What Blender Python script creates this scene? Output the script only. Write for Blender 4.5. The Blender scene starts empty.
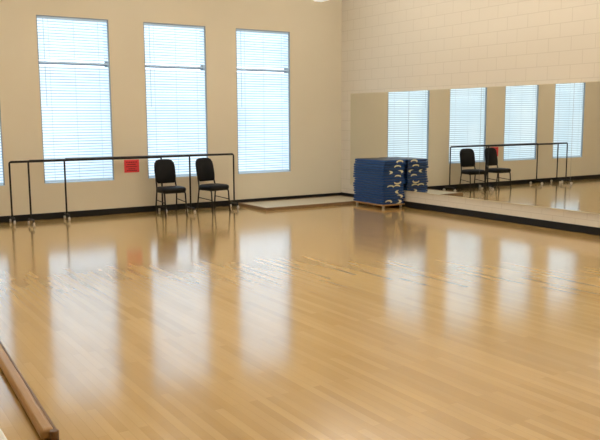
import bpy, bmesh, math, random
from mathutils import Vector, Matrix
random.seed(4)
D=bpy.data; S=bpy.context.scene
# ---------------------------------------------------------------- materials
def mat(name,col,rough=.6,metal=0,emit=None,es=0,spec=.5):
    m=D.materials.new(name); m.use_nodes=True
    b=m.node_tree.nodes['Principled BSDF']
    b.inputs['Base Color'].default_value=(*col,1); b.inputs['Roughness'].default_value=rough
    b.inputs['Metallic'].default_value=metal; b.inputs['Specular IOR Level'].default_value=spec
    if emit: b.inputs['Emission Color'].default_value=(*emit,1); b.inputs['Emission Strength'].default_value=es
    return m
def nt(m): return m.node_tree.nodes,m.node_tree.links,m.node_tree.nodes['Principled BSDF']
def mix(n,l,a,b,fac,mode='MIX'):
    x=n.new('ShaderNodeMix'); x.data_type='RGBA'; x.blend_type=mode
    for s,v in ((6,a),(7,b),(0,fac)):
        if hasattr(v,'is_output'): l.new(v,x.inputs[s])
        elif s==0: x.inputs[0].default_value=v
        else: x.inputs[s].default_value=(*v,1)
    return x.outputs[2]
def noise(n,l,vec,scale,detail=3):
    t=n.new('ShaderNodeTexNoise'); t.inputs['Scale'].default_value=scale; t.inputs['Detail'].default_value=detail
    l.new(vec,t.inputs['Vector']); return t.outputs['Fac']
def geo(n): return n.new('ShaderNodeNewGeometry').outputs['Position']

m_wall=mat('wall_paint',(.66,.56,.42),.75,spec=.2)
n,l,b=nt(m_wall); P=geo(n)
l.new(mix(n,l,(.745,.685,.56),(.785,.725,.595),noise(n,l,P,1.3)),b.inputs['Base Color'])
m_block=mat('painted_block',(.7,.6,.5),.6,spec=.3)
n,l,b=nt(m_block); P=geo(n)
sp=n.new('ShaderNodeSeparateXYZ'); l.new(P,sp.inputs[0]); cb=n.new('ShaderNodeCombineXYZ')
l.new(sp.outputs[1],cb.inputs[0]); l.new(sp.outputs[2],cb.inputs[1])
br=n.new('ShaderNodeTexBrick'); l.new(cb.outputs[0],br.inputs['Vector'])
for k,v in (('Scale',1),('Mortar Size',.006),('Mortar Smooth',.3),('Brick Width',.41),('Row Height',.205)): br.inputs[k].default_value=v
br.inputs['Color1'].default_value=(.76,.715,.64,1); br.inputs['Color2'].default_value=(.75,.705,.63,1); br.inputs['Mortar'].default_value=(.66,.615,.54,1)
l.new(br.outputs['Color'],b.inputs['Base Color'])
bp=n.new('ShaderNodeBump'); bp.inputs['Strength'].default_value=.2; bp.inputs['Distance'].default_value=.004; bp.invert=True
l.new(br.outputs['Fac'],bp.inputs['Height']); l.new(bp.outputs[0],b.inputs['Normal'])
m_floor=mat('maple_strip_floor',(.6,.4,.2),.25)
n,l,b=nt(m_floor); P=geo(n)
sp=n.new('ShaderNodeSeparateXYZ'); l.new(P,sp.inputs[0]); cb=n.new('ShaderNodeCombineXYZ')
l.new(sp.outputs[1],cb.inputs[0]); l.new(sp.outputs[0],cb.inputs[1])
def brick(w,h,c1,c2,mo,ms,off):
    br=n.new('ShaderNodeTexBrick'); l.new(cb.outputs[0],br.inputs['Vector'])
    br.offset=off; br.offset_frequency=2
    for k,v in (('Scale',1),('Mortar Size',ms),('Mortar Smooth',1.0),('Brick Width',w),('Row Height',h)): br.inputs[k].default_value=v
    br.inputs['Color1'].default_value=(*c1,1); br.inputs['Color2'].default_value=(*c2,1); br.inputs['Mortar'].default_value=(*mo,1)
    return br
b1=brick(1.1,.058,(.66,.445,.168),(.53,.335,.110),(.48,.30,.10),.0020,.37)
mp=n.new('ShaderNodeMapping'); l.new(P,mp.inputs[0]); mp.inputs['Scale'].default_value=(12,1.2,1)
g=noise(n,l,mp.outputs[0],1,2)
c=mix(n,l,b1.outputs['Color'],(.84,.78,.68),g,'MULTIPLY')
l.new(c,b.inputs['Base Color'])
r=n.new('ShaderNodeMapRange'); l.new(noise(n,l,P,1.2,2),r.inputs[0]); r.inputs[3].default_value=.12; r.inputs[4].default_value=.20
l.new(r.outputs[0],b.inputs['Roughness'])
b.inputs['Coat Weight'].default_value=.8; b.inputs['Coat Roughness'].default_value=.125

m_ceil=mat('ceiling_white',(.85,.82,.76),.8)
m_base=mat('black_vinyl',(.010,.010,.011),.5,spec=.3)
m_mirror=mat('mirror_silver',(.82,.83,.80),.0,1)
m_chan=mat('mirror_channel',(.70,.65,.52),.4,.2)
m_seam=mat('mirror_seam',(.25,.25,.24),.4)
m_frame=mat('window_frame',(.22,.26,.30),.5)
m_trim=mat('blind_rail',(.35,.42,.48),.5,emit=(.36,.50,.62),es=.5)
m_jamb=mat('window_jamb',(.30,.36,.42),.6)
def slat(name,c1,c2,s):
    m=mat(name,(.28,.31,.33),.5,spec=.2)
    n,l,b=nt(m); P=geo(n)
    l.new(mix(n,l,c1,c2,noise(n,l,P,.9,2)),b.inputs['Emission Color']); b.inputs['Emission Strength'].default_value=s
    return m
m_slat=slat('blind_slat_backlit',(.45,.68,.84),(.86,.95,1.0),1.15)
m_slat_shade=slat('blind_slat_overlap_shade',(.34,.55,.70),(.56,.72,.82),.58)  # shade of overlapping slats painted in as dimmer emission
m_black=mat('black_steel',(.010,.010,.011),.4,spec=.35)
m_vinyl=mat('black_chair_vinyl',(.006,.006,.007),.5,spec=.2)
m_caster=mat('grey_caster',(.55,.53,.5),.5)
m_red=mat('red_paper',(.88,.07,.09),.7)
m_ink=mat('ink',(.12,.01,.01),.7)
m_blue=mat('blue_mat_vinyl',(.007,.055,.21),.42)
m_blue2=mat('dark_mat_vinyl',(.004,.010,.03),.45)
m_white=mat('cream_print',(.82,.78,.55),.5)
m_wood=mat('varnished_wood',(.45,.22,.08),.3)
n,l,b=nt(m_wood); P=geo(n); mp=n.new('ShaderNodeMapping'); l.new(P,mp.inputs[0]); mp.inputs['Scale'].default_value=(40,2,40)
l.new(mix(n,l,(.54,.32,.13),(.36,.19,.07),noise(n,l,mp.outputs[0],1,4)),b.inputs['Base Color'])
m_dwood=mat('dark_wood_edge',(.17,.085,.035),.35)
m_plat=mat('platform_top',(.54,.48,.36),.45)
m_platedge=mat('platform_edge',(.24,.15,.08),.45)
m_fix=mat('fixture_white',(.85,.85,.82),.4,emit=(1,.97,.9),es=.5)
m_paper=mat('white_plastic',(.85,.85,.82),.5)

# ---------------------------------------------------------------- helpers
def addbox(bm,a,b_,M=None):
    vs=[bm.verts.new(Vector((x,y,z)) if M is None else M@Vector((x,y,z))) for x in (a[0],b_[0]) for y in (a[1],b_[1]) for z in (a[2],b_[2])]
    for f in ((0,1,3,2),(4,6,7,5),(0,4,5,1),(2,3,7,6),(0,2,6,4),(1,5,7,3)): bm.faces.new([vs[i] for i in f])
def addcyl(bm,p,q,r,seg=12,r2=None):
    p,q=Vector(p),Vector(q); d=q-p; M=Matrix.Translation((p+q)/2)@d.to_track_quat('Z','Y').to_matrix().to_4x4()
    bmesh.ops.create_cone(bm,cap_ends=True,segments=seg,radius1=r,radius2=r if r2 is None else r2,depth=d.length,matrix=M)
def obj(name,bm,m,parent=None,bev=0,smooth=False,loc=None,recalc=True):
    if recalc: bmesh.ops.recalc_face_normals(bm,faces=bm.faces)
    me=D.meshes.new(name); bm.to_mesh(me); bm.free()
    for x in (m if isinstance(m,(list,tuple)) else [m]): me.materials.append(x)
    o=D.objects.new(name,me); S.collection.objects.link(o)
    if parent: o.parent=parent
    if loc: o.location=loc
    if bev:
        k=o.modifiers.new('bevel','BEVEL'); k.width=bev; k.segments=4; k.limit_method='ANGLE'
    if smooth:
        for p in me.polygons: p.use_smooth=True
    return o
def boxes(name,lst,m,parent=None,bev=0):
    bm=bmesh.new()
    for a,b_ in lst: addbox(bm,a,b_)
    return obj(name,bm,m,parent,bev)
def empty(name,loc=(0,0,0),rz=0):
    e=D.objects.new(name,None); S.collection.objects.link(e); e.location=loc; e.rotation_euler[2]=rz; e.empty_display_size=.2; return e
def tube(name,pts,r,m,parent=None,cyc=False,res=4):
    cu=D.curves.new(name,'CURVE'); cu.dimensions='3D'; cu.bevel_depth=r; cu.bevel_resolution=res; cu.use_fill_caps=True
    s=cu.splines.new('POLY'); s.points.add(len(pts)-1)
    for i,p in enumerate(pts): s.points[i].co=(*p,1)
    s.use_cyclic_u=cyc; cu.materials.append(m)
    o=D.objects.new(name,cu); S.collection.objects.link(o)
    if parent: o.parent=parent
    return o
def fillet(pts,r,k=6):
    out=[Vector(pts[0])]
    for i in range(1,len(pts)-1):
        p=Vector(pts[i]); a=(Vector(pts[i-1])-p); c=(Vector(pts[i+1])-p)
        rr=min(r,a.length*.45,c.length*.45); A=p+a.normalized()*rr; C=p+c.normalized()*rr
        for j in range(k+1):
            t=j/k; out.append(A*(1-t)**2+p*2*t*(1-t)+C*t*t)
    out.append(Vector(pts[-1])); return out

# ---------------------------------------------------------------- room shell
XL,YN,ZC=-11.6,-15.0,4.7
T=.25
boxes('floor',[((XL-T,YN-T,-.2),(T,T,0))],m_floor)
boxes('ceiling',[((XL-T,YN-T,ZC),(T,T,ZC+.2))],m_ceil)
A0,WW,SP,ZT,ZB=1.278,1.218,1.856,3.41,.613
wins=[(-(A0+k*SP)-WW,-(A0+k*SP)) for k in range(4)]
L=[((XL-T,0,0),(T,T,ZB)),((XL-T,0,ZT),(T,T,ZC))]
xs=[XL-T]
for a,b_ in reversed(wins): xs+= [a,b_]
xs.append(T)
for i in range(0,len(xs),2): L.append(((xs[i],0,ZB),(xs[i+1],T,ZT)))
boxes('wall_back',L,m_wall)
boxes('wall_right',[((0,YN-T,0),(T,0,ZC))],m_block)
boxes('wall_left',[((XL-T,YN-T,0),(XL,0,ZC))],m_wall)
boxes('wall_near',[((XL,YN-T,0),(0,YN,ZC))],m_wall)
boxes('baseboard_back',[((XL,-.012,0),(-.012,0,.11))],m_base,bev=.003)
boxes('baseboard_right',[((-.012,YN,0),(0,0,.115))],m_base,bev=.003)
boxes('baseboard_left',[((XL,YN,0),(XL+.012,0,.11))],m_base)

for i,(a,b_) in enumerate(reversed(wins)):
    e=empty('window_%d'%(i+1),((a+b_)/2,0,ZB)); h=WW/2; H=ZT-ZB; f=.045
    boxes('frame',[((-h,.12,0),(-h+f,.18,H)),((h-f,.12,0),(h,.18,H)),((-h+f,.12,0),(h-f,.18,f)),((-h+f,.12,H-f),(h-f,.18,H)),((-h+f,.12,2.03-.02),(h-f,.18,2.03+.03)),((-h+f,.12,1.0),(h-f,.18,1.04))],m_frame,e,bev=.004)
    boxes('jamb_lining',[((-h,.001,.012),(-h+.012,.12,H)),((h-.012,.001,.012),(h,.12,H)),((-h+.012,.001,H-.012),(h-.012,.12,H))],m_jamb,e)
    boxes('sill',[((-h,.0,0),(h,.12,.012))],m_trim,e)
    boxes('blind_rails_shadow_line',[((-h+.02,.02,H-.05),(h-.02,.07,H-.013)),((-h+.014,.022,2.028),(h-.014,.068,2.052)),((-h+.02,.025,.02),(h-.02,.065,.04))],m_trim,e,bev=.003)  # middle bar stands in for the window rail's shadow line through the blind
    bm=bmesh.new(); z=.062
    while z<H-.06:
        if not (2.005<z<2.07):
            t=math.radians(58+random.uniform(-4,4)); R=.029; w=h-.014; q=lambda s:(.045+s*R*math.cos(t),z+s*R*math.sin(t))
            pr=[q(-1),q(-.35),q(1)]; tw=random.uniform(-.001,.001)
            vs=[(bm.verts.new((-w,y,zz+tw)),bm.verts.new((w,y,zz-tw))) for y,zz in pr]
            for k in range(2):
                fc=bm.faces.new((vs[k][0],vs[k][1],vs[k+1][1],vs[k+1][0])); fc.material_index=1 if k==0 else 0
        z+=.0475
    obj('blind_slats',bm,[m_slat,m_slat_shade],e,recalc=False)
    bm=bmesh.new()
    for x in (-.42,0,.42): addcyl(bm,(x,.012,.03),(x,.012,H-.02),.0025,6)
    addcyl(bm,(-.5,.008,1.3),(-.5,.008,H-.04),.005,6)
    obj('blind_cords',bm,m_trim,e)

# ---------------------------------------------------------------- wall mirror
e=empty('wall_mirror',(0,0,0))
MY0,MY1,MB,MT=-.343,-12.4,.319,2.19
boxes('glass',[((-.008,MY1,MB),(-.002,MY0,MT))],m_mirror,e)
boxes('channel',[((-.016,MY1,MB-.018),(-.0005,MY0,MB)),((-.012,MY1,MT),(-.0005,MY0,MT+.012)),((-.012,MY0,MB-.018),(-.0005,MY0+.012,MT+.012))],m_chan,e)
L=[]; y=MY0-1.83
while y>MY1: L.append(((-.0085,y-.0018,MB),(-.0079,y+.0018,MT))); y-=1.83
boxes('panel_seams',L,m_seam,e)

# ---------------------------------------------------------------- ballet barres
def barre(p,q,h):
    p,q=Vector(p),Vector(q); mid=(p+q)/2; d=q-p; ang=math.atan2(d.y,d.x); hl=d.length/2
    e=empty('portable_ballet_barre',(mid.x,mid.y,0),ang)
    tube('frame',fillet([(-hl,0,.10),(-hl,0,h),(hl,0,h),(hl,0,.10)],.035),.015,m_black,e)
    tube('handrail',[(-hl+.02,0,h),(hl-.02,0,h)],.019,m_black,e)
    for s in (-1,1):
        tube('foot',fillet([(s*hl,-.17,.065),(s*hl,-.14,.10),(s*hl,.14,.10),(s*hl,.17,.065)],.03),.016,m_black,e)
        for t in (-1,1):
            bm=bmesh.new(); addcyl(bm,(s*hl-.012,t*.17,.032),(s*hl+.012,t*.17,.032),.032,16); addcyl(bm,(s*hl,t*.17,.05),(s*hl,t*.17,.075),.012,10)
            obj('caster',bm,m_caster,e,smooth=False)
barre((-6.80,-.20,0),(-4.17,-.20,0),1.01)
barre((-6.60,-.64,0),(-3.80,-.62,0),1.04)
barre((-5.93,-.27,0),(-2.80,-.40,0),1.03)

# ---------------------------------------------------------------- chairs
def chair(loc,rz):
    e=empty('banquet_chair',loc,rz)   # faces -y
    bm=bmesh.new()
    def outline(sx,sy,z,cy=0):
        return [bm.verts.new((sx*math.copysign(abs(math.cos(a))**.45,math.cos(a)),cy+sy*math.copysign(abs(math.sin(a))**.45,math.sin(a)),z)) for a in [2*math.pi*i/32 for i in range(32)]]
    prev=None
    for sx,sy,z in ((.20,.20,.405),(.22,.22,.415),(.23,.23,.45),(.225,.225,.48),(.20,.20,.497),(.10,.10,.505)):
        r=outline(sx,sy,z,-.02)
        if prev:
            for i in range(32): bm.faces.new((prev[i],prev[(i+1)%32],r[(i+1)%32],r[i]))
        else: bm.faces.new(r)
        prev=r
    bm.faces.new(prev)
    obj('seat_cushion',bm,m_vinyl,e,smooth=True)
    bm=bmesh.new()
    half=[(.0,.55),(.15,.55),(.182,.58),(.194,.66),(.196,.76),(.194,.85),(.183,.91),(.15,.955),(.10,.975),(.0,.98)]
    pts=half+[(-x,z) for x,z in reversed(half[1:-1])]
    lay=[]
    for off,sc in ((-.032,.90),(-.02,.985),(.0,1.0),(.018,.985),(.026,.92)):
        lay.append([bm.verts.new((x*sc,.20+off+(z-.56)*.20,.77+(z-.77)*sc)) for x,z in pts])
    for a,b_ in zip(lay,lay[1:]):
        for i in range(len(pts)): bm.faces.new((a[i],a[(i+1)%len(pts)],b_[(i+1)%len(pts)],b_[i]))
    bm.faces.new(lay[0]); bm.faces.new(lay[-1])
    obj('back_pad',bm,m_vinyl,e,smooth=True)
    for s in (-1,1):
        tube('rear_leg_upright',fillet([(s*.20,.24,.012),(s*.19,.175,.44),(s*.18,.215,.58),(s*.185,.255,.80)],.06),.0135,m_black,e)
        tube('front_leg',fillet([(s*.20,-.225,.012),(s*.195,-.19,.41),(s*.19,.17,.41)],.05),.0135,m_black,e)
        tube('side_brace',[(s*.197,-.205,.23),(s*.195,.205,.26)],.008,m_black,e)
    tube('front_rail',[(-.195,-.19,.405),(.195,-.19,.405)],.010,m_black,e)
    tube('rear_rail',[(-.192,.18,.41),(.192,.18,.41)],.010,m_black,e)
    bm=bmesh.new()
    for s in (-1,1):
        for y in (.24,-.225): addcyl(bm,(s*.20,y,0),(s*.20,y,.03),.016,10)
    obj('glides',bm,m_black,e)
chair((-4.17,-.60,0),0)
chair((-3.33,-.60,0),math.radians(12))

# ---------------------------------------------------------------- red sign
e=empty('paper_sign',(-4.66,-.002,.855))
boxes('sheet',[((-.14,-.002,-.115),(.14,0,.115))],m_red,e)
L=[]
for r_,(z,w) in enumerate(((.07,.10),(.03,.08),(-.01,.10),(-.05,.06),(-.08,.09))):
    x=-w
    while x<w:
        ww=random.uniform(.012,.03); L.append(((x,-.003,z-.007),(min(x+ww,w),-.002,z+.007))); x+=ww+.01
boxes('lettering',L,m_ink,e)

# ---------------------------------------------------------------- low platform along back wall
e=empty('low_platform',(0,0,0))
px0,px1,py0,py1=-2.52,-.03,-1.12,-.03
boxes('deck',[((px0+.03,py0+.03,.012),(px1-.03,py1-.03,.045))],m_plat,e,bev=.003)
boxes('edge_frame',[((px0,py0,.0),(px1,py0+.03,.055)),((px0,py1-.03,.0),(px1,py1,.055)),((px0,py0+.03,.0),(px0+.03,py1-.03,.055)),((px1-.03,py0+.03,.0),(px1,py1-.03,.055))],m_platedge,e,bev=.004)

# ---------------------------------------------------------------- stack of mats
e=empty('exercise_mat_stack',(-.30,-1.66,0))
hx,hy=.26,.47
boxes('dolly_deck',[((-hx,-hy,.05),(hx,hy,.075))],m_wood,e,bev=.004)
bm=bmesh.new()
for sx in (-1,1):
    for sy in (-1,1): addcyl(bm,(sx*(hx-.05)-.015,sy*(hy-.06),.025),(sx*(hx-.05)+.015,sy*(hy-.06),.025),.025,14)
obj('dolly_casters',bm,m_caster,e)
z=.075; NL=9; th=.093
wl=bmesh.new()
for k in range(NL):
    ox=random.uniform(-.012,.012); oy=random.uniform(-.02,.02)
    bm=bmesh.new()
    addbox(bm,(-hx+ox,-hy+oy,z+.004),(hx+ox,hy+oy,z+.042)); addbox(bm,(-hx+ox+.004,-hy+oy+.01,z+.050),(hx+ox-.002,hy+oy,z+.088))
    obj('mat_leaves',bm,m_blue,e,bev=.014)
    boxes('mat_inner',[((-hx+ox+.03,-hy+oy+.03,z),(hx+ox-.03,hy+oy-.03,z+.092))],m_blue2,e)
    for c0 in ((.10,) if k%3 else (.12,-.10)):
        r0=random.uniform(.040,.048); a0=random.uniform(0,6.28); span=random.uniform(2.8,4.0); cx=c0+ox+random.uniform(-.05,.03); cz=z+.046
        pv=None
        for j in range(15):
            t=j/14; a=a0+span*t; w=.017*math.sin(math.pi*t)+.002
            y=-hy+oy-.0015
            p1=wl.verts.new((cx+(r0+w)*1.7*math.cos(a),y,cz+(r0+w)*.7*math.sin(a))); p2=wl.verts.new((cx+(r0-w)*1.7*math.cos(a),y,cz+(r0-w)*.7*math.sin(a)))
            if pv: wl.faces.new((pv[0],p1,p2,pv[1]))
            pv=(p1,p2)
    z+=th
obj('cream_print_marks',wl,m_white,e)

# ---------------------------------------------------------------- foreground wooden rail and white item
e=empty('wooden_floor_rail',(-8.42,-9.10,0),-.040)
boxes('rail_body',[((-.085,0,.0),(-.012,6.0,.065))],m_wood,e,bev=.025)
boxes('rail_lip',[((-.018,0,.0),(.0,6.0,.055))],m_dwood,e,bev=.006)
bm=bmesh.new(); addcyl(bm,(-.02,-.02,0),(-.02,-.02,.06),.024,16); obj('end_cap',bm,m_dwood,e,bev=.006)
boxes('white_floor_tray',[((-9.0,-9.15,0),(-8.66,-8.86,.03))],m_paper,bev=.008)

# ---------------------------------------------------------------- pendant uplight fixtures
for x in (-1.35,-4.6,-7.9):
    e=empty('linear_pendant_light',(x,-6.6,3.85))
    bm=bmesh.new(); addbox(bm,(-.14,-5.5,.02),(.14,5.5,.07)); addbox(bm,(-.09,-5.5,0),(.09,5.5,.02)); obj('housing',bm,m_fix,e,bev=.008)
    bm=bmesh.new()
    for y in (-5,-2.5,0,2.5,5): addcyl(bm,(0,y,.07),(0,y,ZC-3.85),.006,6)
    obj('hangers',bm,m_fix,e)
    la=D.lights.new('uplight','AREA'); la.shape='RECTANGLE'; la.size=.25; la.size_y=10.8; la.energy=178; la.color=(1,.94,.84)
    lo=D.objects.new('uplight',la); S.collection.objects.link(lo); lo.parent=e; lo.location=(0,0,.085); lo.rotation_euler=(math.pi,0,0)

# ---------------------------------------------------------------- world
w=D.worlds.new('sky'); S.world=w; w.use_nodes=True
bg=w.node_tree.nodes['Background']; bg.inputs[0].default_value=(.70,.86,1,1); bg.inputs[1].default_value=3

# ---------------------------------------------------------------- camera
yaw,pit,rol,f=.5683,.1355,-.0046,747.7
fw=Vector((math.sin(yaw)*math.cos(pit),math.cos(yaw)*math.cos(pit),-math.sin(pit)))
r=Vector((math.cos(yaw),-math.sin(yaw),0)); u=r.cross(fw)
r2=r*math.cos(rol)+u*math.sin(rol); u2=-r*math.sin(rol)+u*math.cos(rol)
M=Matrix((r2,u2,-fw)).transposed().to_4x4(); M.translation=(-9.375,-13.026,1.7)
cd=D.cameras.new('camera'); co=D.objects.new('camera',cd); S.collection.objects.link(co); co.matrix_world=M
cd.sensor_width=36; cd.lens=f/600*36; cd.clip_start=.05; S.camera=co
S.view_settings.view_transform='Standard'
